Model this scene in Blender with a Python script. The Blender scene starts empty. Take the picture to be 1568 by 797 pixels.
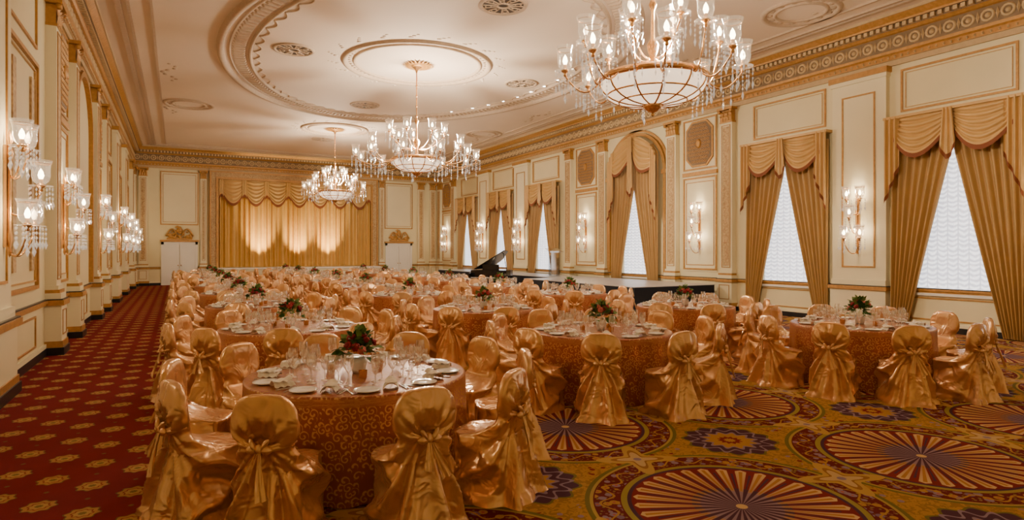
import bpy, math, random
from mathutils import Vector, Matrix
random.seed(5)
pi=math.pi; sin=math.sin; cos=math.cos
sc=bpy.context.scene
XL,XR,YB,YF,H=-2.0,14.9,37.5,-2.3,7.3
CX=6.35

# ---------------------------------------------------------------- mesh builder
class MB:
    def __init__(s): s.v=[];s.f=[];s.m=[];s.s=[];s.uvd={}
    def add(s,verts,faces,mat=0,smooth=False,M=None,uv=None):
        o=len(s.v)
        flip=False
        if M is not None:
            verts=[M@Vector(p) for p in verts]; flip=M.determinant()<0
        s.v+=[tuple(p) for p in verts]
        for f in faces:
            g=[i+o for i in f]
            if flip: g.reverse()
            s.f.append(g); s.m.append(mat); s.s.append(smooth)
        if uv:
            for i,c in enumerate(uv): s.uvd[i+o]=c
    def box(s,x0,x1,y0,y1,z0,z1,mat=0,M=None):
        v=[(x0,y0,z0),(x1,y0,z0),(x1,y1,z0),(x0,y1,z0),(x0,y0,z1),(x1,y0,z1),(x1,y1,z1),(x0,y1,z1)]
        f=[(0,3,2,1),(4,5,6,7),(0,1,5,4),(1,2,6,5),(2,3,7,6),(3,0,4,7)]
        s.add(v,f,mat,False,M)
    def lathe(s,prof,n=16,mat=0,M=None,smooth=True,a0=0,a1=2*pi):
        v=[];f=[];full=abs(a1-a0-2*pi)<1e-6
        nn=n if full else n+1
        for r,z in prof:
            for k in range(nn):
                a=a0+(a1-a0)*k/n; v.append((r*cos(a),r*sin(a),z))
        for i in range(len(prof)-1):
            for k in range(n):
                k2=(k+1)%nn
                f.append((i*nn+k,i*nn+k2,(i+1)*nn+k2,(i+1)*nn+k))
        s.add(v,f,mat,smooth,M)
    def tube(s,pts,r,n=6,mat=0,M=None):
        pts=[Vector(p) for p in pts]; v=[];f=[]
        for i,p in enumerate(pts):
            t=(pts[min(i+1,len(pts)-1)]-pts[max(i-1,0)]).normalized()
            up=Vector((0,0,1)) if abs(t.z)<.95 else Vector((1,0,0))
            a=t.cross(up).normalized(); b=t.cross(a)
            rr=r[i] if isinstance(r,(list,tuple)) else r
            for k in range(n):
                q=2*pi*k/n; v.append(p+a*rr*cos(q)+b*rr*sin(q))
        for i in range(len(pts)-1):
            for k in range(n):
                k2=(k+1)%n; f.append((i*n+k,(i+1)*n+k,(i+1)*n+k2,i*n+k2))
        f.append(tuple(range(n))); f.append(tuple((len(pts)-1)*n+n-1-k for k in range(n)))
        s.add(v,f,mat,True,M)
    def grid(s,fn,nu,nv,mat=0,M=None,smooth=True,uvf=None):
        v=[];f=[];uv=[]
        for j in range(nv+1):
            for i in range(nu+1):
                v.append(fn(i/nu,j/nv))
                if uvf: uv.append(uvf(i/nu,j/nv))
        for j in range(nv):
            for i in range(nu):
                a=j*(nu+1)+i; f.append((a,a+1,a+nu+2,a+nu+1))
        s.add(v,f,mat,smooth,M,uv or None)
    def ico(s,p,r,mat=0,M=None,sq=(1,1,1)):
        v=[(0,0,1)];n=7;m=4;f=[]
        for i in range(1,m):
            for k in range(n):
                a=pi*i/m;b=2*pi*k/n+i*.4; v.append((sin(a)*cos(b),sin(a)*sin(b),cos(a)))
        v.append((0,0,-1))
        for k in range(n): f.append((0,1+k,1+(k+1)%n))
        for i in range(m-2):
            for k in range(n):
                a=1+i*n+k;b=1+i*n+(k+1)%n; f.append((a,a+n,b+n,b))
        l=len(v)-1
        for k in range(n): f.append((l,l-n+(k+1)%n,l-n+k))
        s.add([(p[0]+x*r*sq[0],p[1]+y*r*sq[1],p[2]+z*r*sq[2]) for x,y,z in v],f,mat,True,M)
    def octa(s,p,r,h,mat=0,M=None):
        x,y,z=p
        v=[(x+r,y,z),(x,y+r,z),(x-r,y,z),(x,y-r,z),(x,y,z+h),(x,y,z-h)]
        s.add(v,[(0,1,4),(1,2,4),(2,3,4),(3,0,4),(1,0,5),(2,1,5),(3,2,5),(0,3,5)],mat,False,M)
    def prism(s,poly,z0,z1,mat=0,M=None):
        n=len(poly); v=[(x,y,z0) for x,y in poly]+[(x,y,z1) for x,y in poly]
        f=[tuple(range(n-1,-1,-1)),tuple(range(n,2*n))]+[(k,(k+1)%n,n+(k+1)%n,n+k) for k in range(n)]
        s.add(v,f,mat,False,M)
    def frame(s,a0,a1,z0,z1,w,t0,t1,mat,M):   # rectangular moulding in wall coords
        s.box(a0,a1,t0,t1,z1-w,z1,mat,M); s.box(a0,a1,t0,t1,z0,z0+w,mat,M)
        s.box(a0,a0+w,t0,t1,z0+w,z1-w,mat,M); s.box(a1-w,a1,t0,t1,z0+w,z1-w,mat,M)
    def mesh(s,name,mats):
        me=bpy.data.meshes.new(name); me.from_pydata(s.v,[],s.f)
        for m in mats: me.materials.append(m)
        me.polygons.foreach_set('material_index',s.m); me.polygons.foreach_set('use_smooth',s.s)
        if s.uvd:
            ul=me.uv_layers.new(name='UVMap')
            for l in me.loops:
                ul.data[l.index].uv=s.uvd.get(l.vertex_index,(0,0))
        me.update(); return me
    def obj(s,name,mats,parent=None,loc=(0,0,0),rz=0):
        return place(s.mesh(name,mats),name,loc,rz,parent)
def place(me,name,loc=(0,0,0),rz=0,parent=None):
    o=bpy.data.objects.new(name,me); sc.collection.objects.link(o)
    o.location=loc; o.rotation_euler=(0,0,rz)
    if parent: o.parent=parent
    return o
def empty(name,loc=(0,0,0),rz=0):
    o=bpy.data.objects.new(name,None); sc.collection.objects.link(o); o.location=loc; o.rotation_euler=(0,0,rz); return o
def T(x,y,z): return Matrix.Translation((x,y,z))

# ---------------------------------------------------------------- materials
class G:
    def __init__(s,name):
        s.mat=bpy.data.materials.new(name); s.mat.use_nodes=True; s.nt=s.mat.node_tree
        s.b=s.nt.nodes['Principled BSDF']; s.out=s.nt.nodes['Material Output']
        s.tc=s.nt.nodes.new('ShaderNodeTexCoord')
    def n(s,t): return s.nt.nodes.new(t)
    def set(s,inp,v):
        if isinstance(v,bpy.types.NodeSocket): s.nt.links.new(v,inp)
        elif isinstance(v,tuple) and len(v)==3 and inp.type=='RGBA': inp.default_value=(*v,1)
        else: inp.default_value=v
    def m(s,op,a,b=None,c=None):
        n=s.n('ShaderNodeMath'); n.operation=op
        for i,v in enumerate((a,b,c)):
            if v is not None: s.set(n.inputs[i],v)
        return n.outputs[0]
    def mix(s,f,a,b):
        n=s.n('ShaderNodeMix'); n.data_type='RGBA'
        s.set(n.inputs[0],f); s.set(n.inputs[6],a); s.set(n.inputs[7],b); return n.outputs[2]
    def noise(s,scale,detail=3,vec=None,dist=0):
        n=s.n('ShaderNodeTexNoise'); n.inputs['Scale'].default_value=scale; n.inputs['Detail'].default_value=detail
        n.inputs['Distortion'].default_value=dist
        s.set(n.inputs['Vector'],vec or s.tc.outputs['Object']); return n.outputs['Fac']
    def xyz(s,vec=None):
        n=s.n('ShaderNodeSeparateXYZ'); s.set(n.inputs[0],vec or s.tc.outputs['Object']); return n.outputs
    def bump(s,h,st=.3,d=.02):
        n=s.n('ShaderNodeBump'); n.inputs['Strength'].default_value=st; n.inputs['Distance'].default_value=d
        s.set(n.inputs['Height'],h); s.nt.links.new(n.outputs[0],s.b.inputs['Normal'])
    def P(s,col=None,rough=None,metal=None,sheen=None,em=None,es=None):
        if col is not None: s.set(s.b.inputs['Base Color'],col)
        if rough is not None: s.set(s.b.inputs['Roughness'],rough)
        if metal is not None: s.set(s.b.inputs['Metallic'],metal)
        if sheen is not None: s.b.inputs['Sheen Weight'].default_value=sheen
        if em is not None: s.set(s.b.inputs['Emission Color'],em)
        if es is not None: s.set(s.b.inputs['Emission Strength'],es)
        return s.mat
def simple(name,c,rough=.5,metal=0.,var=.12,scale=6,bump=0,em=None,es=None,sheen=None):
    g=G(name); d=tuple(x*(1-var) for x in c); l=tuple(min(1,x*(1+var)) for x in c)
    f=g.noise(scale)
    if bump: g.bump(g.noise(scale*6),bump)
    return g.P(g.mix(f,d,l),rough,metal,sheen,em,es)

m_wall=simple('cream_painted_plaster',(.73,.65,.40),.5,0,.06,1.5)
m_wall2=simple('pale_cream_panel',(.77,.70,.47),.5,0,.05,1.5)
m_gold=simple('antique_gold_trim',(.46,.235,.06),.38,.25,.4,14,.3)
m_gold2=simple('pale_gilt_trim',(.58,.36,.13),.42,.15,.3,18,.3)
m_black=simple('black_baseboard',(.012,.012,.014),.35,0,.1,3)
m_ceil=simple('ceiling_plaster',(.74,.61,.48),.75,0,.05,.8)
m_ceilt=simple('ceiling_relief_plaster',(.53,.40,.28),.7,0,.2,12,.4)
m_vent=simple('bronze_vent_grille',(.07,.055,.045),.5,.2,.4,30)
m_frz=simple('frieze_bronze_taupe',(.23,.155,.08),.6,0,.25,10,.3)
m_frz2=simple('frieze_rosette_tan',(.58,.42,.22),.5,.1,.25,14,.3)
m_corn=simple('cornice_buff',(.50,.36,.19),.55,0,.15,9,.2)
m_dark=simple('grille_bronze',(.22,.15,.09),.5,.1,.3,30,.5)
m_brass=simple('polished_brass',(.70,.40,.17),.25,.8,.15,20)
m_curt=simple('gold_drapery',(.46,.28,.10),.5,0,.1,3)
m_swag=simple('gold_swag_fabric',(.58,.36,.13),.42,.1,.1,4)
m_fringe=simple('rust_fringe',(.22,.065,.022),.8,0,.3,60)
m_scurt=simple('stage_gold_drapery',(.62,.37,.10),.40,.1,.1,3)
m_white=simple('white_paint',(.80,.77,.70),.45,0,.03,3)
m_napkin=simple('ivory_linen',(.90,.84,.73),.7,0,.05,20)
m_china=simple('white_china',(.90,.88,.85),.15,0,.02,5)
m_silver=simple('silverware',(.8,.78,.75),.2,.95,.05,5)
m_leaf=simple('dark_leaves',(.04,.13,.02),.55,0,.5,25)
m_leaf2=simple('light_leaves',(.16,.27,.06),.55,0,.4,25)
m_rose=simple('burgundy_petals',(.28,.006,.012),.6,0,.5,40)
m_rose2=simple('pink_petals',(.6,.16,.14),.6,0,.3,40)
m_lacq=simple('black_piano_lacquer',(.005,.005,.006),.15,0,.1,3)
m_stage=simple('grey_stage_deck',(.46,.46,.47),.35,0,.08,2)
m_skirt=simple('black_stage_skirt',(.008,.009,.014),.9,0,.2,9)
m_frost=simple('frosted_downlight',(1,.95,.85),.5,0,0,3,0,em=(1,.92,.8),es=30)
m_bulb=simple('candle_bulb',(1,.9,.7),.5,0,0,3,0,em=(1,.80,.50),es=30)

def satin(name,c1,c2):
    g=G(name); f=g.noise(2.5,2)
    oi=g.n('ShaderNodeObjectInfo')
    col=g.mix(f,c1,c2)
    col=g.mix(g.m('MULTIPLY',oi.outputs['Random'],.45),col,(.86,.60,.36))
    g.bump(g.noise(6,2,None,1.0),.5,.05)
    g.P(col,.23,.62); g.b.inputs['Specular IOR Level'].default_value=.9; return g.mat
m_satin=satin('champagne_gold_satin',(.72,.37,.14),(.86,.53,.26))
m_satin2=satin('champagne_gold_satin_sash',(.78,.44,.18),(.92,.63,.35))

def glassy(name,tint,em,es,fac=.35,base=.08,k=.75):
    g=G(name); nt=g.nt
    tr=g.n('ShaderNodeBsdfTransparent'); tr.inputs[0].default_value=(*tint,1)
    gl=g.n('ShaderNodeBsdfGlossy'); gl.inputs['Roughness'].default_value=.10; gl.inputs[0].default_value=(1,1,1,1)
    lw=g.n('ShaderNodeLayerWeight'); lw.inputs[0].default_value=.35
    ms=g.n('ShaderNodeMixShader'); f=g.m('ADD',g.m('MULTIPLY',lw.outputs['Facing'],k),g.m('MULTIPLY_ADD',g.noise(25),.12,base-.05))
    nt.links.new(f,ms.inputs[0]); nt.links.new(tr.outputs[0],ms.inputs[1]); nt.links.new(gl.outputs[0],ms.inputs[2])
    last=ms.outputs[0]
    if es:
        e=g.n('ShaderNodeEmission'); e.inputs[0].default_value=(*em,1); e.inputs[1].default_value=es
        m2=g.n('ShaderNodeMixShader'); m2.inputs[0].default_value=fac
        nt.links.new(last,m2.inputs[1]); nt.links.new(e.outputs[0],m2.inputs[2]); last=m2.outputs[0]
    nt.links.new(last,g.out.inputs[0]); return g.mat
m_glass=glassy('clear_stemware_glass',(.98,.98,.98),(1,1,1),0,0,.20,.9)
m_shade=glassy('cut_glass_lamp_shade',(.96,.92,.87),(1,.76,.50),1.5,.24)
m_cryst=glassy('crystal_prism',(.90,.88,.86),(1,.90,.76),1.1,.20,.25)
m_acryl=glassy('clear_acrylic',(.9,.93,.95),(1,1,1),0)

g=G('alabaster_bowl_glass'); f=g.noise(4,4,None,1)
m_bowl=g.P(g.mix(f,(.8,.65,.5),(.9,.8,.7)),.4,0,None,g.mix(f,(1,.62,.34),(1,.86,.66)),1.7)

# sheer austrian shade; daylight and fold shading painted into its emission
g=G('ruched_sheer_shade_painted_glow'); x,y,z=g.xyz(g.tc.outputs['UV'])
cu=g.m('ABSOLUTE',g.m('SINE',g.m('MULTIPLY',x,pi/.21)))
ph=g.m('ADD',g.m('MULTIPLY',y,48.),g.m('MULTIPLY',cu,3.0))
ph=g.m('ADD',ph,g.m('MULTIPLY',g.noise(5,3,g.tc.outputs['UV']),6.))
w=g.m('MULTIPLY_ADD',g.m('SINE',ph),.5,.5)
col=g.mix(w,(.42,.45,.54),(.96,.98,1.0))  # ruche tones: cloth thickness plus painted shading of the folds
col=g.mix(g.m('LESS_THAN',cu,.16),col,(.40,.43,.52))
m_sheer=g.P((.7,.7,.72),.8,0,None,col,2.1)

# tablecloth damask with scroll motif
g=G('damask_tablecloth'); uv=g.tc.outputs['UV']; SC=17.
vn=g.n('ShaderNodeTexVoronoi'); vn.inputs['Scale'].default_value=SC; vn.inputs['Randomness'].default_value=.7
g.set(vn.inputs['Vector'],uv)
sub=g.n('ShaderNodeVectorMath'); sub.operation='SUBTRACT'
g.set(sub.inputs[0],uv); g.set(sub.inputs[1],vn.outputs['Position'])
x,y,z=g.xyz(sub.outputs[0])
r=vn.outputs['Distance']
an=g.m('DIVIDE',g.m('ARCTAN2',y,x),2*pi)
sp=g.m('FRACT',g.m('ADD',g.m('MULTIPLY',r,2.2),an))
line=g.m('LESS_THAN',g.m('ABSOLUTE',g.m('SUBTRACT',sp,.5)),.18)
line=g.m('MULTIPLY',line,g.m('LESS_THAN',r,.66))
col=g.mix(line,(.31,.085,.032),(.74,.42,.18))
rough=g.m('MULTIPLY_ADD',line,-.15,.42)
m_cloth=g.P(col,rough,.25)

g=G('carved_gilt_ornament'); v=g.n('ShaderNodeTexVoronoi'); v.inputs['Scale'].default_value=16; g.set(v.inputs['Vector'],g.tc.outputs['Object'])
col=g.mix(v.outputs['Distance'],(.66,.49,.25),(.36,.20,.075)); g.bump(v.outputs['Distance'],.6,.03)
m_orn=g.P(col,.5,.1)

def carpet():
    g=G('medallion_carpet'); x,y,z=g.xyz(); Pp=2.25;x0=3.5;y0=3.05
    fx=g.m('DIVIDE',g.m('SUBTRACT',x,x0),Pp); fy=g.m('DIVIDE',g.m('SUBTRACT',y,y0),Pp)
    cen=lambda q:g.m('MULTIPLY',g.m('SUBTRACT',g.m('FRACT',q),.5),Pp)
    px=cen(g.m('ADD',fx,.5));py=cen(g.m('ADD',fy,.5)); qx=cen(fx);qy=cen(fy)
    ln=lambda a,b:g.m('SQRT',g.m('ADD',g.m('MULTIPLY',a,a),g.m('MULTIPLY',b,b)))
    r=ln(px,py);r2=ln(qx,qy);an=g.m('ARCTAN2',py,px);an2=g.m('ARCTAN2',qy,qx)
    lt=lambda a,b:g.m('LESS_THAN',a,b)
    red=(.20,.015,.012);gold=(.44,.235,.05);cream=(.66,.44,.18);purp=(.065,.026,.045);lil=(.26,.185,.225);green=(.16,.14,.025);dred=(.13,.010,.010)
    nz=g.noise(16,5,None,1.5)
    vo=g.n('ShaderNodeTexVoronoi');vo.inputs['Scale'].default_value=12;g.set(vo.inputs['Vector'],g.tc.outputs['Object'])
    vo2=g.n('ShaderNodeTexVoronoi');vo2.inputs['Scale'].default_value=30;g.set(vo2.inputs['Vector'],g.tc.outputs['Object'])
    vc=g.xyz(vo.outputs['Color']); vc2=g.xyz(vo2.outputs['Color'])
    col=g.mix(g.m('MULTIPLY',g.m('GREATER_THAN',nz,.52),.8),gold,(.26,.145,.025))
    sc2=g.m('MULTIPLY',g.m('GREATER_THAN',r2,.56),lt(vo.outputs['Distance'],.28))
    col=g.mix(sc2,col,g.mix(g.m('GREATER_THAN',vc[0],.5),red,lil))
    fl=g.m('MULTIPLY',r2,g.m('MULTIPLY_ADD',g.m('SINE',g.m('MULTIPLY',an2,12.)),.07,1.))
    col=g.mix(lt(fl,.42),col,green); col=g.mix(lt(fl,.395),col,purp)
    fl2=g.m('MULTIPLY',r2,g.m('MULTIPLY_ADD',g.m('SINE',g.m('MULTIPLY',an2,12.)),-.14,1.))
    col=g.mix(lt(fl2,.34),col,lil);col=g.mix(lt(fl2,.31),col,purp);col=g.mix(lt(fl2,.24),col,lil);col=g.mix(lt(fl2,.21),col,gold);col=g.mix(lt(fl2,.10),col,red);col=g.mix(lt(fl2,.05),col,gold)
    col=g.mix(lt(r,1.10),col,green); col=g.mix(lt(r,1.065),col,(.42,.29,.07)); col=g.mix(lt(r,1.04),col,dred)
    band=lt(g.m('ABSOLUTE',g.m('SUBTRACT',r,.94)),.09)
    leaf=g.m('MULTIPLY',lt(vo2.outputs['Distance'],.33),band)
    col=g.mix(leaf,col,g.mix(g.m('GREATER_THAN',vc2[0],.55),(.26,.19,.05),(.24,.09,.05)))
    flo=g.m('MULTIPLY',lt(vo.outputs['Distance'],.40),band)
    fc=g.mix(g.m('GREATER_THAN',vc[0],.4),gold,lil); fc=g.mix(g.m('GREATER_THAN',vc[1],.7),fc,(.20,.13,.17))
    fc=g.mix(lt(vo.outputs['Distance'],.16),fc,(.42,.10,.06))
    col=g.mix(flo,col,fc)
    vine=lt(g.m('ABSOLUTE',g.m('SUBTRACT',r,g.m('MULTIPLY_ADD',g.m('SINE',g.m('MULTIPLY',an,20.)),.05,.94))),.010)
    col=g.mix(g.m('MULTIPLY',vine,lt(r,1.04)),col,gold)
    col=g.mix(lt(r,.84),col,(.32,.26,.05)); col=g.mix(lt(r,.795),col,purp); col=g.mix(lt(r,.765),col,red)
    tri=g.m('MULTIPLY',g.m('ABSOLUTE',g.m('SUBTRACT',g.m('FRACT',g.m('MULTIPLY',an,30/(2*pi))),.5)),2.)
    ray=g.m('MULTIPLY',lt(tri,g.m('MULTIPLY_ADD',r,.25,.40)),lt(r,g.m('MULTIPLY_ADD',tri,-.05,.755)))
    rc=g.mix(g.m('MULTIPLY',r,1.3),(.24,.08,.08),cream); col=g.mix(ray,col,rc)
    ray2=g.m('MULTIPLY',lt(tri,.20),g.m('GREATER_THAN',r,.30)); col=g.mix(g.m('MULTIPLY',ray2,lt(r,.72)),col,(.42,.19,.045))
    edge=g.m('MULTIPLY',g.m('GREATER_THAN',tri,.86),lt(r,.66)); col=g.mix(edge,col,purp)
    col=g.mix(g.m('MULTIPLY',lt(r,.28),g.m('MULTIPLY',ray,.8)),col,lil)
    col=g.mix(g.m('MULTIPLY',lt(r,.34),g.m('SUBTRACT',1.,ray)),col,purp)
    col=g.mix(lt(r,.04),col,cream)
    for ax,ay in ((px,qy),(qx,py)):
        rr=ln(ax,ay); aa=g.m('ARCTAN2',ay,ax)
        ff=g.m('MULTIPLY',rr,g.m('MULTIPLY_ADD',g.m('SINE',g.m('MULTIPLY',aa,4.)),.45,1.))
        col=g.mix(lt(ff,.20),col,(.50,.31,.09));col=g.mix(lt(ff,.13),col,(.30,.14,.04));col=g.mix(lt(ff,.10),col,(.55,.38,.16));col=g.mix(lt(rr,.035),col,lil)
    fine=g.noise(260,2); col=g.mix(g.m('MULTIPLY',fine,.3),col,(.09,.02,.015))
    g.bump(fine,.4,.01); g.b.inputs['Specular IOR Level'].default_value=.1; return g.P(col,.95,0)
m_carpet=carpet()
def carpet2():
    g=G('red_aisle_carpet'); x,y,z=g.xyz(); S=.57
    def lat(ox,oy):
        a=g.m('MULTIPLY',g.m('SUBTRACT',g.m('FRACT',g.m('DIVIDE',g.m('ADD',x,ox),S)),.5),S)
        b=g.m('MULTIPLY',g.m('SUBTRACT',g.m('FRACT',g.m('DIVIDE',g.m('ADD',y,oy),S)),.5),S)
        r=g.m('SQRT',g.m('ADD',g.m('MULTIPLY',a,a),g.m('MULTIPLY',b,b)))
        return g.m('MULTIPLY',r,g.m('MULTIPLY_ADD',g.m('SINE',g.m('MULTIPLY',g.m('ARCTAN2',b,a),8.)),.10,1.))
    d=g.m('MINIMUM',lat(0.,0.),lat(S/2,S/2)); e=g.m('MINIMUM',lat(S/2,0.),lat(0.,S/2))
    lt=lambda a,b:g.m('LESS_THAN',a,b)
    col=g.mix(g.noise(5,3),(.155,.010,.010),(.21,.013,.013))
    col=g.mix(lt(d,.106),col,(.15,.12,.03)); col=g.mix(lt(d,.096),col,(.42,.22,.07)); col=g.mix(lt(d,.066),col,(.24,.05,.02)); col=g.mix(lt(d,.055),col,(.46,.28,.09)); col=g.mix(lt(d,.025),col,(.2,.14,.04))
    col=g.mix(lt(e,.018),col,(.16,.09,.03))
    fine=g.noise(260,2); col=g.mix(g.m('MULTIPLY',fine,.3),col,(.07,.01,.01))
    g.bump(fine,.4,.01); g.b.inputs['Specular IOR Level'].default_value=.1; return g.P(col,.95,0)
m_aisle=carpet2()

# ---------------------------------------------------------------- room shell
M_R=Matrix(((0,-1,0,XR),(1,0,0,0),(0,0,1,0),(0,0,0,1)))
M_L=Matrix(((0,1,0,XL),(1,0,0,0),(0,0,1,0),(0,0,0,1)))
M_B=Matrix(((1,0,0,0),(0,-1,0,YB),(0,0,1,0),(0,0,0,1)))
M_F=Matrix(((1,0,0,0),(0,1,0,YF),(0,0,1,0),(0,0,0,1)))
b=MB(); XA=.12
b.box(XA,XR+.3,YF-.3,YB+.3,-.1,0,0); b.box(XL-.3,XA,YF-.3,YB+.3,-.1,0,1)
b.obj('floor',[m_carpet,m_aisle])
b=MB(); b.box(XL-.3,XR+.3,YF-.3,YB+.3,H,H+.1,0); b.obj('ceiling',[m_ceil])

wins=[3.0,7.2,11.4,17.8,24.2,28.4,32.6]; OW=.85
b=MB(); prev=YF-.3
for c in wins:
    zt=5.2 if c==17.8 else 4.7
    b.box(prev,c-OW,-.25,0,0,H,0,M_R); b.box(c-OW,c+OW,-.25,0,0,.84,0,M_R); b.box(c-OW,c+OW,-.25,0,zt,H,0,M_R); prev=c+OW
b.box(prev,YB+.3,-.25,0,0,H,0,M_R); b.obj('wall_right',[m_wall])
b=MB(); b.box(YF-.3,YB+.3,-.25,0,0,H,0,M_L); b.obj('wall_left',[m_wall])
b=MB(); b.box(XL,XR,-.25,0,0,H,0,M_B); b.obj('wall_back',[m_wall])
b=MB(); b.box(XL,XR,-.25,0,0,H,0,M_F); b.obj('wall_front',[m_wall])

def trims(M,a0,a1,gaps=[]):
    b=MB()
    def seg(x0,x1,z0,z1,t,mat):
        p=x0
        for q0,q1 in sorted(gaps):
            if q0>p: b.box(p,q0,0,t,z0,z1,mat,M)
            p=q1
        if p<x1: b.box(p,x1,0,t,z0,z1,mat,M)
    seg(a0,a1,0,.13,.035,3); seg(a0,a1,.13,.20,.03,4)
    seg(a0,a1,.86,.90,.03,1); seg(a0,a1,.90,.95,.06,1); seg(a0,a1,.95,.97,.045,3)
    def prof(pts,mat):
        f=lambda u,v:(a0+(a1-a0)*u,)+pts[int(round(v*(len(pts)-1)))]
        b.grid(f,1,len(pts)-1,mat,M,False)
    prof([(0,6.18),(.06,6.18),(.06,6.30),(.09,6.31)],0)
    prof([(.09,6.31),(.09,6.42),(.13,6.46),(.14,6.52),(.07,6.54)],1)
    prof([(.07,6.54),(.07,6.90)],2)
    prof([(.07,6.90),(.12,6.92),(.16,6.97),(.18,6.98)],1)
    prof([(.18,6.98),(.20,7.08),(.30,7.09)],5)
    prof([(.30,7.09),(.31,7.13),(.36,7.18),(.42,7.24)],1)
    prof([(.42,7.24),(.45,7.24),(.46,H)],0)
    L=a1-a0; n=int(L/.15)
    for k in range(n):
        s=a0+(k+.5)*L/n; b.box(s-.042,s+.042,.17,.27,6.99,7.08,6,M)
        b.octa((s,.105,6.365),.028,.04,6,M)
    n=int(L/.36)
    for k in range(n):
        s=a0+(k+.5)*L/n
        R=M@T(s,.07,6.72)@Matrix.Rotation(-pi/2,4,'X')
        b.lathe([(.085,0),(.085,.02),(.115,.03),(.135,.015),(.14,0)],12,6,R)
        b.lathe([(.001,.035),(.04,.025),(.055,0)],8,6,R)
        b.octa((s+L/n/2,.08,6.72),.035,.13,6,M)
    return b
tm=[m_corn,m_gold,m_frz,m_black,m_wall2,m_frz,m_frz2]
trims(M_R,YF,YB).obj('trim_1',tm); trims(M_L,YF,YB).obj('trim_2',tm)
trims(M_B,XL,XR,[(-.75,1.0),(1.5,10.9),(11.4,13.1)]).obj('trim_3',tm); trims(M_F,XL,XR).obj('trim_4',tm)

def pilaster(M,c,w=.46,d=.16,name='pilaster'):
    b=MB(); h=w/2
    b.box(c-h-.10,c+h+.10,0,d+.12,0,.13,3,M); b.box(c-h-.08,c+h+.08,0,d+.10,.13,.24,1,M)
    b.box(c-h-.06,c+h+.06,0,d+.08,.24,.86,0,M)
    b.frame(c-h+.03,c+h-.03,.34,.78,.02,d+.08,d+.092,1,M)
    b.box(c-h-.10,c+h+.10,0,d+.12,.86,.95,1,M); b.box(c-h-.08,c+h+.08,0,d+.10,.95,.97,3,M)
    b.box(c-h-.05,c+h+.05,0,d+.07,.97,1.07,0,M); b.box(c-h-.035,c+h+.035,0,d+.05,1.07,1.13,1,M); b.box(c-h-.02,c+h+.02,0,d+.03,1.13,1.2,0,M)
    b.box(c-h,c+h,0,d,1.2,5.75,0,M)
    b.frame(c-h+.06,c+h-.06,1.3,5.65,.02,d,d+.015,1,M)
    b.box(c-h+.11,c+h-.11,d,d+.012,1.36,5.6,2,M)
    b.box(c-h-.01,c+h+.01,0,d+.015,5.72,5.77,1,M)
    b.box(c-h+.02,c+h-.02,0,d-.01,5.77,6.1,1,M)
    for tier,(z0,z1,n) in enumerate(((5.77,5.93,4),(5.86,6.04,3))):
        for k in range(n):
            s=c-h+w*(k+.5)/n; hw=w/n*.45
            b.grid(lambda u,v:(s+(u-.5)*2*hw*(1-.5*v*v),d+.01+.07*v**2.5+.015*sin(pi*u),z0+(z1-z0)*sin(v*pi*.58)),4,5,1,M)
    for sg in(-1,1):
        b.lathe([(.001,-.04),(.05,-.04),(.06,0),(.05,.04),(.001,.04)],10,1,M@T(c+sg*(h+.0),d+.04,6.07)@Matrix.Rotation(pi/2,4,'X'))
    b.box(c-h-.06,c+h+.06,0,d+.09,6.11,6.18,1,M)
    return b.obj(name,[m_wall2,m_gold,m_orn,m_black])
def pier(M,c,w=1.36,d=.14):
    b=MB();h=w/2
    b.box(c-h-.05,c+h+.05,0,d+.10,0,.13,3,M);b.box(c-h-.03,c+h+.03,0,d+.08,.13,.22,1,M)
    b.box(c-h-.02,c+h+.02,0,d+.06,.22,.86,0,M);b.box(c-h-.06,c+h+.06,0,d+.11,.86,.95,1,M);b.box(c-h-.05,c+h+.05,0,d+.09,.95,.97,3,M)
    b.box(c-h-.01,c+h+.01,0,d+.04,.97,1.1,0,M);b.box(c-h,c+h,0,d,1.1,6.0,0,M)
    b.frame(c-.42,c+.42,1.4,5.65,.035,d,d+.02,1,M)
    b.box(c-h-.03,c+h+.03,0,d+.04,5.95,6.05,0,M);b.box(c-h-.06,c+h+.06,0,d+.08,6.05,6.18,1,M)
    return b.obj('projecting_pier',[m_wall2,m_gold,m_orn,m_black])
def grille_bay(M,c):
    b=MB()
    b.box(c-.72,c+.72,0,.03,1.15,6.1,0,M)
    b.frame(c-.72,c+.72,4.45,6.1,.05,.03,.06,1,M); b.frame(c-.72,c+.72,1.2,4.2,.05,.03,.06,1,M)
    b.frame(c-.60,c+.60,1.35,4.05,.02,.03,.045,1,M); b.box(c-.74,c+.74,0,.08,4.26,4.38,1,M)
    def octp(w,h,k=.35): return [(w,h*(1-k*1.0)),(w*(1-k*1.3),h),(-w*(1-k*1.3),h),(-w,h*(1-k)),(-w,-h*(1-k)),(-w*(1-k*1.3),-h),(w*(1-k*1.3),-h),(w,-h*(1-k))]
    Q=M@T(c,.03,5.28)@Matrix.Rotation(-pi/2,4,'X')
    b.prism(octp(.58,.74),0,.04,1,Q); b.prism(octp(.52,.68),.04,.05,2,Q)
    for i in range(-4,5):
        for j in range(-5,6):
            x=i*.11+(.055 if j%2 else 0);y=j*.115
            if abs(x)<.46 and abs(y)<.62 and abs(x)+abs(y)*.8<.78:
                b.lathe([(.032,0),(.04,.02),(.05,.0)],6,1,Q@T(x,y,.05))
    b.ico((0,0,.06),.12,1,Q,(1,1.4,.4))
    return b.obj('octagonal_grille_panel',[m_wall2,m_gold,m_dark])

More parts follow.
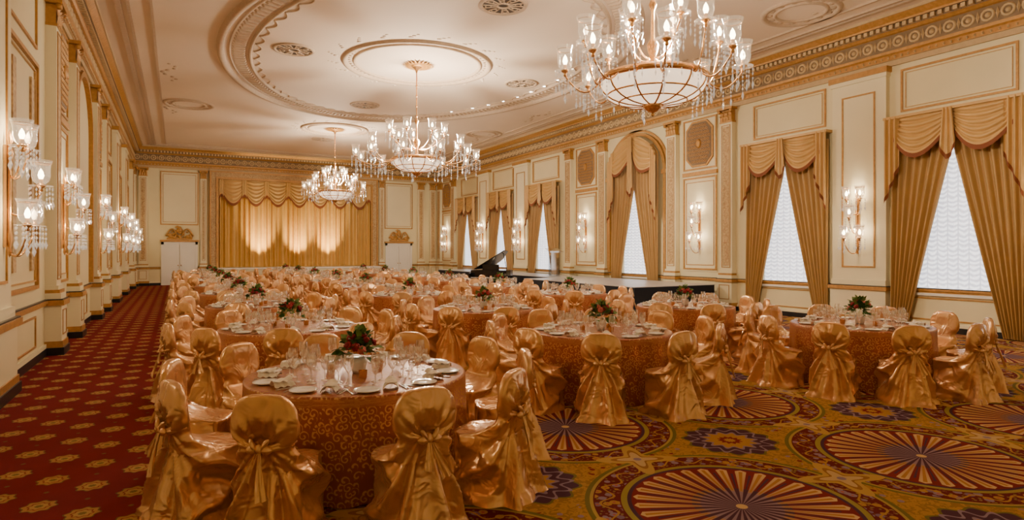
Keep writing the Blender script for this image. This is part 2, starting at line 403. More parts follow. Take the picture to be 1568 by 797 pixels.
def curtain(M,c,arch=False):
    b=MB(); W=1.30; ct=5.6 if arch else 4.7
    ztop=lambda x:(4.62+math.sqrt(max(0,1.46**2-x*x))*.93) if arch else 4.9
    for sg in(-1,1):
        def f(u,v):
            z=.02+(ct-.02)*v; xi=min(.98,max(.0,.74*(4.1-z)/3.2)); x=W+(xi-W)*u
            if z>4.62 and arch: x=min(x,math.sqrt(max(.01,1.46**2-((z-4.62)/.93)**2)))
            return (c+sg*x,.13+.05*sin(2*pi*7.5*u)+.015*sin(2*pi*3*u+z),z)
        b.grid(f,100,18,0,M)
        def g(u,v):
            x=(1.27-1.27*u); s=sin(pi*u); zt=ztop(x)
            fold=abs(sin(pi*6*v-.6))**.7
            return (c+sg*x,.22+.12*s*(.4+.6*v)+.07*fold*s**.6+.008*sin(u*60)*(1-v),zt-v*(.26+.66*s**.8+(.25*(zt-4.9) if arch else 0)))
        b.grid(g,24,48,1,M)
        b.grid(lambda u,v:tuple(Vector(g(u,1))+Vector((0,.012,-.10*v+.02))),24,1,2,M)
        zb=lambda u:2.95+.85*u
        def j(u,v):
            x=1.36-.34*u; zt=ztop(min(x,1.44))
            return (c+sg*x,.32+.04*sin(2*pi*3*u),zt+(zb(u)-zt)*v)
        b.grid(j,28,8,1,M); b.grid(lambda u,v:tuple(Vector(j(u,1))+Vector((0,.01,-.11*v+.02))),24,1,2,M)
    def j(u,v):
        x=-.13+.26*u; return (c+x*(.7+.5*v),.35+.03*sin(2*pi*2.5*u),ztop(0)+(4.12-.25*sin(pi*u)-ztop(0))*v)
    b.grid(j,20,8,1,M); b.grid(lambda u,v:tuple(Vector(j(u,1))+Vector((0,.01,-.11*v+.02))),20,1,2,M)
    if not arch:
        b.box(c-1.38,c+1.38,.02,.34,4.86,4.92,1,M)
    return b.obj('drapery',[m_curt,m_swag,m_fringe])
def window(M,c,i,arch=False):
    b=MB(); zt=5.2 if arch else 4.7
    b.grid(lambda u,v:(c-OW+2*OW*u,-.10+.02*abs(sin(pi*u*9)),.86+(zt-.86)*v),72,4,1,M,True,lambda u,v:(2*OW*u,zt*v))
    b.frame(c-OW,c+OW,.84,zt,.07,-.2,-.12,0,M)
    b.box(c-OW-.05,c+OW+.05,0,.06,.80,.86,0,M)
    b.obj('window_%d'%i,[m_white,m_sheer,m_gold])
    b=MB(); b.frame(c-.95,c+.95,.25,.76,.03,0,.02,1,M)
    if arch:
        for (ra,rb,d) in((1.50,1.62,.10),(1.66,1.74,.06)):
            def f(u,v):
                a=pi*u; q=[(ra,0),(ra,d),(rb,d),(rb,0)][int(round(v*3))]
                return (c+q[0]*cos(a),q[1],4.62+q[0]*.93*sin(a))
            b.grid(f,36,3,1,M,False)
            for sg in(-1,1): b.box(min(c+sg*ra,c+sg*rb),max(c+sg*ra,c+sg*rb),0,d,1.0,4.62,1,M)
        for sg in(-1,1): b.box(c+sg*1.62-.18,c+sg*1.62+.18,0,.13,4.5,4.64,1,M)
    else:
        b.frame(c-1.15,c+1.15,5.05,6.05,.045,0,.03,1,M); b.frame(c-1.05,c+1.05,5.14,5.96,.015,0,.02,0,M)
    b.obj('trim_%d'%(i+4),[m_gold2,m_gold])
for i,c in enumerate(wins):
    window(M_R,c,i+1,c==17.8); curtain(M_R,c,c==17.8)
pil=[-1.5,.9,13.45,15.85,19.75,22.15,34.75,37.0]; piers=[5.1,9.3,26.3,30.5]; gb=[-.3,14.65,20.95,35.9]
for M in(M_R,M_L):
    for c in pil: pilaster(M,c)
    for c in piers: pier(M,c)
    for c in gb: grille_bay(M,c)
for i,c in enumerate(wins):   # left wall blind panels
    b=MB()
    if c==17.8:
        for (ra,rb,d) in((1.40,1.52,.10),(1.56,1.64,.06)):
            b.grid(lambda u,v:(c+[(ra,0),(ra,d),(rb,d),(rb,0)][int(round(v*3))][0]*cos(pi*u),[(ra,0),(ra,d),(rb,d),(rb,0)][int(round(v*3))][1],4.62+[(ra,0),(ra,d),(rb,d),(rb,0)][int(round(v*3))][0]*.93*sin(pi*u)),36,3,1,M_L,False)
            for sg in(-1,1): b.box(min(c+sg*ra,c+sg*rb),max(c+sg*ra,c+sg*rb),0,d,1.0,4.62,1,M_L)
    else:
        b.frame(c-1.0,c+1.0,1.2,4.8,.06,0,.05,1,M_L); b.frame(c-.88,c+.88,1.32,4.68,.02,0,.03,0,M_L)
        b.frame(c-1.0,c+1.0,5.05,6.05,.045,0,.03,1,M_L)
        for k in(-.62,.62):
            b.box(c+k-.1,c+k+.1,0,.03,1.5,4.5,2,M_L)
    b.frame(c-.95,c+.95,.25,.76,.03,0,.02,1,M_L)
    b.obj('trim_%d'%(i+12),[m_gold2,m_gold,m_orn])

# ---------------------------------------------------------------- back wall
for c in(-1.55,1.27,11.14,13.7,14.5): pilaster(M_B,c,.40 if abs(c)>2 and c>12 or c<0 else .30,.12)
for i,c in enumerate((.13,12.25)):
    b=MB()
    for sg in(-1,1):
        x0,x1=(c-.74,c-.01) if sg<0 else (c+.01,c+.74)
        b.box(x0,x1,0,.05,0,2.15,0,M_B)
        for z0,z1 in((.15,.75),(.85,1.35),(1.45,2.05)):
            b.frame(x0+.1,x1-.1,z0,z1,.03,.05,.065,0,M_B)
        b.ico((c+sg*.07,.09,1.05),.03,1,M_B)
    b.box(c-.86,c-.74,0,.09,0,2.3,0,M_B); b.box(c+.74,c+.86,0,.09,0,2.3,0,M_B); b.box(c-.86,c+.86,0,.09,2.15,2.3,0,M_B)
    b.box(c-.92,c+.92,0,.16,2.3,2.4,1,M_B)
    b.obj('door_%d'%(i+1),[m_white,m_gold])
    b=MB()
    b.box(c-.6,c+.6,.0,.10,2.42,2.52,0,M_B)
    random.seed(8)
    for k in range(40):
        a=random.uniform(-1,1); hh=.62*(1-abs(a)**1.3)+.1
        b.ico((c+a*.55,.08,2.52+random.random()*hh),random.uniform(.05,.1),0,M_B,(1,.6,1))
    for sg in(-1,1):
        b.tube([(c+sg*(.1+.55*t),.1,2.6+.45*sin(pi*t)*(1-t*.3)) for t in[i/10 for i in range(11)]],.045,6,0,M_B)
    b.lathe([(.001,.08),(.12,.06),(.16,0)],14,0,M_B@T(c,.05,2.9)@Matrix.Rotation(-pi/2,4,'X'))
    b.obj('carved_gilt_crest',[m_gold])
    b=MB(); b.box(c-.85,c+.85,0,.02,3.3,5.95,0,M_B); b.frame(c-.9,c+.9,3.2,6.05,.05,0,.04,1,M_B); b.frame(c-.78,c+.78,3.35,5.9,.02,.02,.04,1,M_B)
    b.obj('trim_%d'%(20+i),[m_wall2,m_gold])
b=MB(); A0,A1=2.0,10.4
for w0,w1,d,mm in((0,.12,.34,0),(.12,.36,.26,1),(.36,.44,.32,0)):
    b.box(A0-w1,A0-w0,0,d,.9,5.74+w0,mm,M_B); b.box(A1+w0,A1+w1,0,d,.9,5.74+w0,mm,M_B); b.box(A0-w1,A1+w1,0,d,5.74+w0,5.74+w1,mm,M_B)
b.obj('proscenium_frame',[m_gold,m_orn])
b=MB()
b.grid(lambda u,v:(A0+.03+(A1-A0-.06)*u,.13+.09*sin(2*pi*26*u+1.5*sin(u*40)),.92+4.75*v),420,4,0,M_B)
b.obj('stage_curtain',[m_scurt])
b=MB(); n=7; w=(A1-A0-.28)/n
for k in range(n):
    x0=A0+.14+k*w
    def g_(u,v):
        s=sin(pi*u); fold=abs(sin(pi*6*v-.6))**.7
        return (x0+w*u,.24+.12*s+.07*fold*s**.6,5.72-v*(.50+.80*s**.8))
    b.grid(g_,20,42,0,M_B); b.grid(lambda u,v:tuple(Vector(g_(u,1))+Vector((0,.012,-.15*v+.02))),20,1,1,M_B)
for k in range(n+1):
    x0=A0+.14+k*w
    def j_(u,v):return (x0-.12+.24*u,.36+.02*sin(2*pi*2.5*u),5.72-v*(.95-.15*sin(pi*u)))
    b.grid(j_,16,4,0,M_B); b.grid(lambda u,v:tuple(Vector(j_(u,1))+Vector((0,.012,-.15*v+.02))),16,1,1,M_B)
b.obj('stage_valance',[m_swag,m_fringe])
b=MB(); b.box(1.72,10.68,.0,1.3,0,.82,0,M_B); b.box(1.70,10.70,0,1.36,.82,.90,1,M_B)
for k in range(8): b.frame(1.95+k*1.08,2.85+k*1.08,.15,.7,.03,1.3,1.315,2,M_B)
b.obj('back_stage',[m_wall2,m_white,m_gold])
for s in(4.08,6.14,7.85):
    l=bpy.data.lights.new('stage_uplight','SPOT'); l.energy=1500; l.color=(1,.74,.38); l.spot_size=math.radians(58); l.spot_blend=1; l.shadow_soft_size=.05
    o=bpy.data.objects.new('stage_uplight',l); sc.collection.objects.link(o); p=Vector((s,YB-1.15,.98)); o.location=p
    o.rotation_euler=(Vector((s,YB-.1,2.95))-p).to_track_quat('-Z','Y').to_euler()

# ---------------------------------------------------------------- ceiling ornament
def ring(b,cx,cy,a,bb,prof,mat,n=96,wob=0,wn=0):
    def f(u,v):
        t=2*pi*u; q=prof[int(round(v*(len(prof)-1)))]; w=wob*abs(sin(wn*t))
        return (cx+(a+q[0]-w)*cos(t),cy+(bb+q[0]-w)*sin(t),H-q[1])
    b.grid(f,n,len(prof)-1,mat)
b=MB(); CY=17.6
hp=lambda w,h:[(-w,0),(-w*.6,h),(w*.6,h),(w,0)]
ring(b,CX,CY,5.35,7.9,hp(.10,.10),1,160); ring(b,CX,CY,4.6,7.15,hp(.05,.06),1,160); ring(b,CX,CY,5.12,7.67,hp(.03,.03),1,160)
ring(b,CX,CY,4.5,7.05,hp(.018,.03),1,640,.16,32)
for k in range(210):
    t=2*pi*k/210
    b.add([(CX+(4.72+d)*cos(t+e),CY+(7.27+d)*sin(t+e),H-z) for d,e,z in((0,-.009,.0),(0,.009,.0),(.34,.009,.0),(.34,-.009,.0),(.04,-.006,.05),(.04,.006,.05),(.3,.006,.05),(.3,-.006,.05))],
      [(4,7,6,5),(0,1,5,4),(1,2,6,5),(2,3,7,6),(3,0,4,7)],2)
for k in range(64):
    t=2*pi*k/64; b.ico((CX+4.47*cos(t),CY+7.02*sin(t),H),.06,0,None,(1,1,.5))
b.obj('ceiling_oval_molding',[m_ceilt,m_ceilt,m_ceilt])
def medallion(cx,cy,r):
    b=MB(); ring(b,cx,cy,r,r,hp(.07,.07),0); ring(b,cx,cy,r-.28,r-.28,hp(.05,.05),0)
    for k in range(int(r*30)):
        t=2*pi*k/int(r*30); b.ico((cx+(r-.14)*cos(t),cy+(r-.14)*sin(t),H),.05,0,None,(1,1,.5))
    for k in range(20):
        t=2*pi*k/20+.2
        for q in range(3): b.ico((cx+(r+.25+.1*q)*cos(t+.04*q),cy+(r+.25+.1*q)*sin(t+.04*q),H),.07-.012*q,1,None,(1,1,.35))
    for k in range(24):
        t=2*pi*k/24; R=T(cx,cy,H-.02)@Matrix.Rotation(t,4,'Z')
        b.grid(lambda u,v:(.12+.40*u,(v-.5)*.11*(1-.3*u)*(sin(pi*min(1,u*.9+.1))),-.05*sin(pi*u)),5,2,2,R)
    ring(b,cx,cy,.17,.17,hp(.06,.09),2,24)
    b.obj('ceiling_medallion',[m_ceilt,m_ceil,m_gold])
medallion(CX-.1,17.3,2.1); medallion(CX-.1,28.2,1.4); medallion(CX,7.08,1.4)
def vent(x,y):
    b=MB(); ring(b,x,y,.5,.5,hp(.05,.04),0,32)
    b.lathe([(.48,-.012),(.001,-.012)],24,1,T(x,y,H))
    for k in range(16):
        R=T(x,y,H)@Matrix.Rotation(2*pi*k/16,4,'Z'); b.box(.12,.45,-.012,.012,-.03,-.012,0,R)
        if k%2==0: b.lathe([(.05,-.02),(.07,-.035),(.085,-.012)],8,0,R@T(.33,.06,0))
    ring(b,x,y,.14,.14,hp(.03,.04),0,16); b.obj('ceiling_vent',[m_ceilt,m_vent])
for p in((2.8,17.6),(6.2,23.0),(9.9,17.6),(6.4,12.2),(6.3,31.0)): vent(*p)
b=MB()
for off,w in((.85,.06),(1.05,.035),(1.5,.03)):
    x0,x1,y0,y1=XL+off,XR-off,YF+off,YB-off
    for (a,c_,d,e) in((x0-w,x1+w,y0-w,y0+w),(x0-w,x1+w,y1-w,y1+w),(x0-w,x0+w,y0+w,y1-w),(x1-w,x1+w,y0+w,y1-w)):
        b.box(a,c_,d,e,H-.05,H,0)
for (x,y) in((.4,9.3),(12.6,9.3),(.4,26),(12.6,26)):
    ring(b,x,y,.8,.8,hp(.07,.05),1,48); ring(b,x,y,.55,.55,hp(.04,.04),1,48)
    for k in range(14):
        t=2*pi*k/14; b.ico((x+.67*cos(t),y+.67*sin(t),H),.08,1,None,(1,1,.4))
for y in (8.2,27.0,13.5,21.7):
    for x in(-.2,12.9):
        for k in range(9):
            t=k/8; b.ico((x+.18*sin(t*9),y-1+2*t,H),.06*(1.4-abs(t-.5)),1,None,(1,1.6,.3))
b.obj('ceiling_panel_molding',[m_ceilt,m_ceilt])
b=MB()
for t in(-.13,-.01,.11,.23,.35,.47,.60,.77):
    x=CX+4.4*cos(t); y=CY+7.0*sin(t)
    b.lathe([(.001,-.016),(.055,-.016)],10,0,T(x,y,H)); b.lathe([(.055,-.016),(.075,-.02),(.085,0)],10,1,T(x,y,H))
b.obj('recessed_downlights',[m_frost,m_white])

# ---------------------------------------------------------------- lamps
def lamp(bm,bg,bb,bc,p,s=1.,drops=5):
    Q=T(*p)@Matrix.Scale(s,4)
    bm.lathe([(.001,-.06),(.02,-.05),(.012,-.03),(.03,-.01),(.045,.0),(.03,.01),(.018,.03),(.016,.06)],8,0,Q)
    bm.lathe([(.079,.198),(.081,.203),(.079,.208)],12,0,Q)
    bg.lathe([(.095,-.005),(.10,.0),(.04,.005)],12,0,Q)
    bg.lathe([(.035,.015),(.062,.04),(.075,.09),(.072,.14),(.078,.19),(.092,.235)],14,0,Q)
    bb.lathe([(.001,.055),(.016,.065),(.026,.095),(.018,.13),(.001,.16)],7,0,Q)
    for k in range(drops):
        a=2*pi*k/drops+.3
        for j in range(3):
            bc.octa((.09*cos(a),.09*sin(a),-.03-.045*j),.010,.020,0,Q)
        bc.octa((.09*cos(a),.09*sin(a),-.18),.015,.045,0,Q)
def strand(bc,p,n,s=1.):
    for j in range(n): bc.octa((p[0],p[1],p[2]-.045*s*j),.013*s,.02*s)
    bc.octa((p[0],p[1],p[2]-.045*s*n-.03*s),.02*s,.055*s)
def chandelier(x,y,zb,rows,rb,E,bh=.42,S=1.5):
    root=empty('crystal_chandelier',(x,y,0))
    bm,bg,bb,bc,bo=MB(),MB(),MB(),MB(),MB()
    zr=zb+bh
    prof=[(.05,zb+.07)]+[(rb*sin(t*pi/2/8)**.8,zr-(zr-zb-.07)*cos(t*pi/2/8)) for t in range(1,9)]
    bo.lathe(prof,32,0)
    for k in range(12):
        a=2*pi*k/12; bm.tube([((r+.006)*cos(a),(r+.006)*sin(a),z) for r,z in prof],.015,5)
    for i in(3,5): bm.tube([((prof[i][0]+.008)*cos(a),(prof[i][0]+.008)*sin(a),prof[i][1]) for a in[2*pi*q/40 for q in range(41)]],.014,5)
    bm.lathe([(rb-.02,zr-.02),(rb+.03,zr-.02),(rb+.045,zr+.03),(rb+.02,zr+.07),(rb-.03,zr+.06)],40)
    bm.lathe([(.001,zb-.10),(.03,zb-.07),(.015,zb-.04),(.07,zb-.02),(.12,zb+.02),(.17,zb+.09),(.10,zb+.11)],16)
    for k in range(8): 
        a=2*pi*k/8
        bm.grid(lambda u,v:((.08+.14*u)*cos(a+(v-.5)*.5*(1-u*.6)),(.08+.14*u)*sin(a+(v-.5)*.5*(1-u*.6)),zb+.02+.09*u+.03*sin(pi*u)),4,2)
    bm.tube([(0,0,zr),(0,0,H-.1)],.018,8)
    bm.lathe([(.018,zr+.1),(.05,zr+.2),(.03,zr+.32),(.07,zr+.45),(.09,zr+.55),(.03,zr+.65),(.025,zr+1.05),(.06,zr+1.15),(.02,zr+1.25)],12)
    bm.lathe([(.02,H-.25),(.05,H-.16),(.16,H-.07),(.18,H-.02),(.18,H)],20)
    for z in [zr+1.3+.3*i for i in range(int((H-zr-1.6)/.3))]: bm.ico((0,0,z),.035)
    for R,z,n,ph in rows:
        for k in range(n):
            a=2*pi*(k+ph)/n; ca,sa=cos(a),sin(a); zs=zr+.05; out=R>rb*1.2
            r0=rb*.95 if out else .06
            if not out: zs=zr+.35
            pts=[]
            for i in range(11):
                t=i/10; r=r0+(R-r0)*t
                zz=zs+(z-.08-zs)*t**1.6-.20*sin(pi*t)*(1 if out else .4)
                pts.append((r*ca,r*sa,zz))
            bm.tube(pts,.014,6); lamp(bm,bg,bb,bc,(R*ca,R*sa,z),S,6)
            strand(bc,(R*ca,R*sa,z-.10),5,1.3)
            strand(bc,pts[5],4,1.2)
            if out: strand(bc,pts[7],4,1.2)
    for k in range(28):
        a=2*pi*k/28; strand(bc,((rb+.03)*cos(a),(rb+.03)*sin(a),zr-.02),1,.9)
    bm.obj('brass_frame',[m_brass],root);bg.obj('glass_shades',[m_shade],root);bb.obj('candle_bulbs',[m_bulb],root);bc.obj('crystal_drops',[m_cryst],root);bo.obj('alabaster_bowl',[m_bowl],root)
    for dz,e in((.55,E),(1.1,E*.15)):
        l=bpy.data.lights.new('chandelier_lamp','POINT'); l.energy=e; l.color=(1,.84,.65); l.shadow_soft_size=.14
        o=bpy.data.objects.new('lamp_cluster',l); sc.collection.objects.link(o); o.location=(0.15,0,zr+dz); o.parent=root
chandelier(6.23,7.08,3.90,[(1.30,4.52,8,.25),(1.0,4.92,6,.55),(.5,5.2,4,.1)],.78,1200,.42,1.55)
chandelier(6.2,17.3,4.05,[(1.75,4.50,11,.3),(1.35,4.85,8,.1),(.82,5.25,7,.5)],.70,1350,.42,1.38)
chandelier(6.25,28.2,4.03,[(1.32,4.58,9,.1),(.98,4.95,6,.4),(.5,5.25,5,.1)],.72,1000,.42,1.38)

def sconce(M,c,d):
    root=empty('wall_sconce',M@Vector((c,d,0)))
    R3=M.to_3x3().to_4x4()
    bm,bg,bb,bc=MB(),MB(),MB(),MB()
    bm.lathe([(.001,1.72),(.025,1.78),(.015,1.85),(.035,1.95),(.02,2.05),(.02,2.9),(.04,3.0),(.02,3.1),(.035,3.16),(.001,3.3)],8,0,R3@T(0,.05,0))
    bm.box(-.05,.05,0,.03,1.85,3.1,0,R3)
    for x,y,z in((-.17,.20,3.08),(.17,.20,3.08),(-.20,.26,2.12),(.20,.26,2.12),(0,.36,2.62)):
        pts=[(x*t,.05+(y-.05)*t,z-.34+.25*t**2-.08*sin(pi*t)) for t in[i/8 for i in range(9)]]
        bm.tube([R3@Vector(p) for p in pts],.012,5); p=R3@Vector((x,y,z)); lamp(bm,bg,bb,bc,p,1.35,7)
        strand(bc,(p.x,p.y,p.z-.08),4,1.2)
    bm.obj('brass_arms',[m_brass],root);bg.obj('glass_shades',[m_shade],root);bb.obj('candle_bulbs',[m_bulb],root);bc.obj('crystal_drops',[m_cryst],root)
    for zz in(3.25,2.3):
        l=bpy.data.lights.new('sconce_lamp','POINT'); l.energy=17; l.color=(1,.77,.50); l.shadow_soft_size=.05
        o=bpy.data.objects.new('sconce_glow',l); sc.collection.objects.link(o); o.location=R3@Vector((0,.24,zz)); o.parent=root
for M in(M_R,M_L):
    for c in piers: sconce(M,c+(.3 if (M is M_L and c<10) else 0),.145)
    for c in gb[1:]: sconce(M,c,.035)

# ---------------------------------------------------------------- chairs
def lerp(a,b,t): return a+(b-a)*t
def chair_mesh(seed):
    rd=random.Random(seed); b=MB(); n=112; KZ=.61
    p1,p2,p3=rd.random()*6,rd.random()*6,rd.random()*6; N1=rd.choice((7,8,9))
    lv=[]
    for i in range(25):
        t=i/24; z=.46*t; lv.append((z,lerp(.268,.228,t**.6),lerp(-.25,-.235,t),lerp(.37,.235,t**.75),.62))
    for t in(.08,.2,.35,.5,.65,.8,.92,1.0):
        lv.append((.46+.10*t**2.2,lerp(.228,.200,t),lerp(-.232,.12,t),lerp(.235,.230,t),.62))
    for i in range(1,14):
        t=i/13; z=.56+.17*t; w=.205-.036*math.exp(-((z-KZ)/.045)**2); lv.append((z,w+.014*t,.12+.035*t,.23+.02*t,.62))
    for i in range(1,15):
        t=i/14; a=t*pi/2; lv.append((.73+.20*sin(a),max(.004,.222*cos(a)**.6),.155+.02*t+.03*t**4,.25+.01*t-.03*t**4,.7))
    verts=[];faces=[]
    for (z,w,yf,yb,e) in lv:
        yc=(yf+yb)/2;d=(yb-yf)/2
        for k in range(n):
            th=2*pi*k/n-pi; s_,c_=sin(th),cos(th)
            nx=math.copysign(abs(s_)**e,s_); ny=math.copysign(abs(c_)**e,c_); x=w*nx;y=yc+d*ny
            if z<KZ-.015:
                ph=math.atan2(th*.30,max(.015,KZ+.01-z)); q=max(0,(KZ-z)/KZ)
                A=.052*min(1,q*1.5+.10)*(1 if z<=.465 else .45)
                if abs(th)>2.3: A*=.2
                fv=(1-abs(sin(N1*.5*ph*1.6+p1)))*1.5-.6+.40*sin(21*ph+p2+z*3)
                if .7<abs(th)<2.4:
                    sw=sin((abs(th)-.7)/1.7*pi)
                    fv+=1.0*sw*(1-abs(sin((z*9-abs(th)*1.6)+p3))**.6*1.6)*(1-q*.6)
                off=A*fv
                if z<.04: off+=.015*(1+sin(th*5+p2))
                if abs(th)>2.2: off=min(off,0.0)
                x+=s_*off; y+=c_*off
            elif abs(th)<1.75:
                ph=math.atan2(x,abs(z-KZ)+.03); rr=math.hypot(x,z-KZ); A=.025*max(0,1-rr/.29)*min(1,rr/.035)*cos(th*.85)
                y+=A*((1-abs(sin(7*ph+p2)))*2-.8+.5*sin(24*ph+p1))+.028*math.exp(-((rr-.17)/.08)**2)*(1 if z>KZ else 0)*cos(min(1.57,abs(th)))
            verts.append((x,y,z))
    for i in range(len(lv)-1):
        for k in range(n):
            k2=(k+1)%n; faces.append((i*n+k2,i*n+k,(i+1)*n+k,(i+1)*n+k2))
    faces.append(tuple((len(lv)-1)*n+n-1-k for k in range(n)))
    b.add(verts,faces,0,True)
    yk=.262
    b.ico((0,yk+.012,KZ),.032,1,None,(1,.8,1.2))
    for sg in(-1,1):
        tl=rd.uniform(-.02,.02)
        for off,ra in((0,.014),(.022,.010)):
            pts=[];rr=[]
            for i in range(11):
                t=i/10; pts.append((sg*.19*t,yk-.005-.08*t**4+.004*sin(t*9),KZ+off*(1-t*.3)*t*2+tl*t+.05*t*t)); rr.append(ra*(.7+.7*sin(pi*t)))
            b.tube(pts,rr,8,1)
        for k2,(dz,dx) in enumerate(((.06,.055),(.0,.075))):
            def lf(u,v,dz=dz,dx=dx):
                a=2*pi*v; r=.024*sin(pi*min(1,u*.93+.05))**.7*(1+.22*sin(5*a))
                return (sg*(.01+dx*u),yk+.012+r*.8*cos(a)+.01*sin(pi*u),KZ+dz*u+r*sin(a)*1.2)
            b.grid(lf,8,10,1)
        L=rd.uniform(.12,.30); sp=rd.uniform(.03,.09)
        def tf(u,v):
            return (sg*(.008+sp*v)+(u-.5)*(.02+.06*v),yk+.03+.115*v*L/.4+.010*sin(u*12+v*3),KZ-.015-L*v+.02*(u-.5)*sg*v)
        b.grid(tf,8,12,1)
    return b.mesh('satin_covered_chair',[m_satin,m_satin2])
chairs=[chair_mesh(s) for s in(1,2,3,4,5)]

def table_mesh():
    b=MB(); n=160; R=.90; pr=[(.001,.775)]+[(R*.2*i,.775) for i in range(1,5)]+[(R-.02,.775),(R-.005,.771),(R,.760)]
    v=[];f=[];uv=[]
    side=[.70,.6,.45,.3,.15,.05,.006]
    for r,z in pr:
        for k in range(n+1):
            a=2*pi*k/n; v.append((r*cos(a),r*sin(a),z)); uv.append((r*cos(a)+.03,r*sin(a)))
    for z in side:
        q=(.76-z)/.76
        for k in range(n+1):
            a=2*pi*k/n; r=R+.004*q+.024*q*sin(17*a+sin(3*a))+.006*q*sin(31*a)
            v.append((r*cos(a),r*sin(a),z)); uv.append((a*R,z-.775))
    rows=len(pr)+len(side)
    for i in range(rows-1):
        for k in range(n): f.append((i*(n+1)+k,(i+1)*(n+1)+k,(i+1)*(n+1)+k+1,i*(n+1)+k+1))
    b.add(v,f,0,True,None,uv)
    for k in range(4):
        a=pi/4+k*pi/2; b.tube([(.55*cos(a),.55*sin(a),.01),(.5*cos(a),.5*sin(a),.75)],.02,6,1)
    return b.mesh('dining_table',[m_cloth,m_black])
tabm=table_mesh(); TZ=.777
def settings(seed):
    rd=random.Random(seed); gl,pl,npk,sv=MB(),MB(),MB(),MB()
    wg=[(.034,0),(.030,.004),(.005,.010),(.004,.085),(.012,.095),(.032,.125),(.037,.155),(.034,.19),(.031,.215)]
    for k in range(10):
        a=2*pi*k/10-pi/2; Q=T(0,0,TZ)@Matrix.Rotation(a,4,'Z')
        pl.lathe([(.001,.006),(.06,.006),(.075,.010),(.10,.018),(.102,.014),(.06,.001)],20,0,Q@T(.74,-.13,0))
        S=Q@T(.70,.06,.003)@Matrix.Rotation(rd.uniform(-.4,.4),4,'Z')
        npk.grid(lambda u,v:(-.08+.16*u,-.055+.11*v,.004+.040*sin(pi*v)**.6*(.6+.4*u)+.006*sin(u*20)),12,8,0,S)
        npk.grid(lambda u,v:(-.06+.13*u,-.045+.09*v,.045+.03*sin(pi*v)*(1-u)+.005*sin(u*14)),10,6,0,S)
        for j,(x,y,s) in enumerate(((.50,.12,1.12),(.44,.02,1.0),(.55,-.02,.85),(.38,.10,.9))):
            if j==3 and k%2: continue
            gl.lathe(wg,12,0,Q@T(x+rd.uniform(-.02,.02),y+rd.uniform(-.02,.02),0)@Matrix.Scale(s,4))
        for dy in(.15,.17,-.25): sv.box(.62,.80,dy-.006,dy+.006,.001,.005,0,Q)
    for a in(.5,2.6,4.6):
        pl.lathe([(.03,0),(.034,.03),(.036,.06)],12,1,T(.24*cos(a),.24*sin(a),TZ))
        pl.lathe([(.001,.045),(.034,.045)],12,1,T(.24*cos(a),.24*sin(a),TZ))
    return gl.mesh('wine_glasses',[m_glass]),pl.mesh('side_plates',[m_china,m_brass]),npk.mesh('folded_napkins',[m_napkin]),sv.mesh('cutlery',[m_silver])
sets=[settings(1),settings(2)]
def flowers(seed):
    rd=random.Random(seed); b=MB()
    b.lathe([(.001,0),(.05,0),(.06,.03),(.07,.09),(.06,.12),(.05,.1)],14,4)
    for k in range(100):
        a=rd.random()*2*pi; e=rd.uniform(-.35,1.45); R=rd.uniform(.08,.17)
        d=Vector((cos(a)*cos(e),sin(a)*cos(e),sin(e)*1.05)); p=Vector((0,0,.17))+d*R
        Q=T(*p)@d.to_track_quat('X','Z').to_matrix().to_4x4()@Matrix.Rotation(rd.uniform(-1,1),4,'X')
        L=rd.uniform(.06,.12)
        b.grid(lambda u,v:(L*(u-.3),(v-.5)*L*.55*sin(pi*min(1,u*.95+.03)),.02*sin(pi*u)+.01*abs(v-.5)),5,2,0 if rd.random()<.5 else 1,Q)
    for k in range(12):
        a=k*2.4; e=rd.uniform(.15,1.45); d=Vector((cos(a)*cos(e),sin(a)*cos(e),sin(e)*1.0)); p=Vector((0,0,.175))+d*.15
        r=rd.uniform(.028,.040); mt=2 if rd.random()<.75 else 3
        b.ico(p,r*.75,mt)
        for q in range(7):
            aa=q*2*pi/7; u_=d.orthogonal().normalized(); w_=d.cross(u_)
            b.ico(p+(u_*cos(aa)+w_*sin(aa))*r*.65-d*.006,r*.5,mt)
    return b.mesh('flower_centerpiece',[m_leaf,m_leaf2,m_rose,m_rose2,m_china])
flw=[flowers(1),flowers(2)]
tables=[(1.35,y) for y in(5.2,8.8,12.7,16.5,20.3,24.1,27.9,31.7)]+[(4.85,y) for y in(6.5,10.0,14.0,17.9,21.7,25.5,29.3,33.1)]+[(8.45,y) for y in(5.3,8.7,12.6,16.4,20.2,24.0,27.8,31.6)]
rd=random.Random(11)
for i,(x,y) in enumerate(tables):
    place(tabm,'dining_table',(x,y,0),rd.random()*6)
    ph=-pi/2+(0 if i in(0,8,16) else rd.uniform(-.3,.3))
    for me,nm in zip(sets[i%2],('wine_glasses','side_plates','folded_napkins','cutlery')): place(me,nm,(x,y,0),ph+pi/2)
    place(flw[i%2],'flower_centerpiece',(x,y,TZ),rd.random()*6)
    for k in range(10):
        a=ph+k*2*pi/10+rd.uniform(-.035,.035); R=1.225+rd.uniform(-.0,.04)
        place(chairs[rd.randrange(5)],'satin_covered_chair',(x+R*cos(a),y+R*sin(a),0),a-pi/2+rd.uniform(-.06,.06))

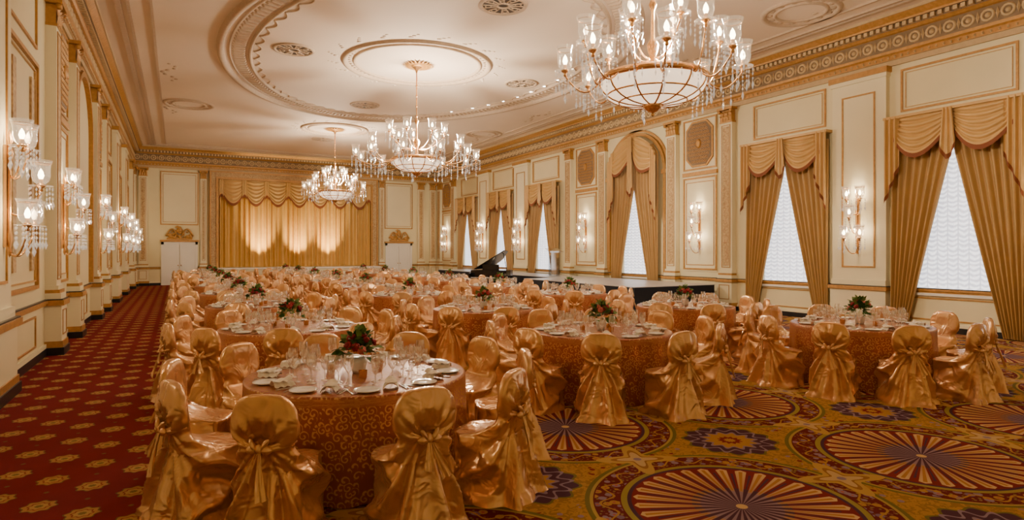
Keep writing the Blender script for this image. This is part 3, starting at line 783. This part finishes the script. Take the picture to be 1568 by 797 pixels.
# ---------------------------------------------------------------- side stage, piano, lectern
b=MB(); b.box(11.3,14.45,13.6,19.9,.77,.79,0); b.box(12.7,14.45,19.9,32,.77,.79,0)
b.box(11.32,14.43,13.62,19.88,0,.77,1); b.box(12.72,14.43,19.88,31.98,0,.77,1)
b.obj('side_stage_platform',[m_stage,m_skirt])
root=empty('grand_piano',(10.75,21.75,0),math.radians(-48))
out=[(-.75,0),(.75,0),(.75,.5),(.70,.9),(.50,1.2),(.30,1.45),(.10,1.75),(-.15,1.95),(-.45,1.98),(-.68,1.85),(-.75,1.6)]
b=MB(); b.prism(out,.66,1.05,0); b.box(-.72,.72,-.22,.02,.64,.76,0); b.box(-.75,-.68,-.25,.1,.64,.94,0); b.box(.68,.75,-.25,.1,.64,.94,0)
b.obj('case',[m_lacq],root)
b=MB(); b.box(-.66,.66,-.2,-.04,.76,.775,0); b.obj('keyboard',[m_china],root)
b=MB()
for p in((-.6,.15),(.6,.15),(-.3,1.6)): b.tube([(p[0],p[1],.0),(p[0],p[1],.66)],[.05,.08],8)
b.tube([(0,.3,.08),(0,.3,.66)],.03,6); b.box(-.12,.12,.15,.3,.05,.1,0); b.obj('legs',[m_lacq],root)
b=MB(); Rm=T(-.75,0,1.06)@Matrix.Rotation(math.radians(-30),4,'Y')@T(.75,0,0)
lid=[(-.75,.32),(.75,.32)]+out[2:]; b.prism(lid,0,.03,0,Rm)
b.tube([(.5,.75,1.05),(.36,.75,1.70)],.014,6); b.box(-.35,.35,.25,.28,1.05,1.27,0); b.obj('lid',[m_lacq],root)
b=MB(); b.box(-.4,.4,-.75,-.42,.42,.5,0)
for x in(-.36,.36):
    for y in(-.7,-.47): b.tube([(x,y,.0),(x,y,.42)],.02,6)
b.obj('bench',[m_lacq],root)
b=MB(); Q=T(13.2,20.8,.79)
b.box(-.22,.22,-.2,.2,0,.03,0,Q); b.box(-.12,.12,-.02,.02,.03,1.0,0,Q)
b.grid(lambda u,v:(-.32+.64*u,-.2+.4*v,.98+.14*v),1,1,0,Q); b.box(-.32,.32,-.22,-.2,.95,1.02,0,Q); b.box(-.2,-.17,-.1,.1,.03,1.0,0,Q); b.box(.17,.2,-.1,.1,.03,1.0,0,Q)
b.obj('acrylic_lectern',[m_acryl])

# ---------------------------------------------------------------- world & camera
w=bpy.data.worlds.new('World'); sc.world=w; w.use_nodes=True
w.node_tree.nodes['Background'].inputs[0].default_value=(.8,.85,1,1); w.node_tree.nodes['Background'].inputs[1].default_value=.5
cam=bpy.data.cameras.new('camera'); co=bpy.data.objects.new('camera',cam); sc.collection.objects.link(co)
cam.sensor_width=36; cam.lens=21.7; cam.shift_y=-.0086; cam.clip_start=.05; cam.clip_end=200
co.location=(0,0,1.8); co.rotation_euler=(pi/2,0,-math.radians(28.5)); sc.camera=co
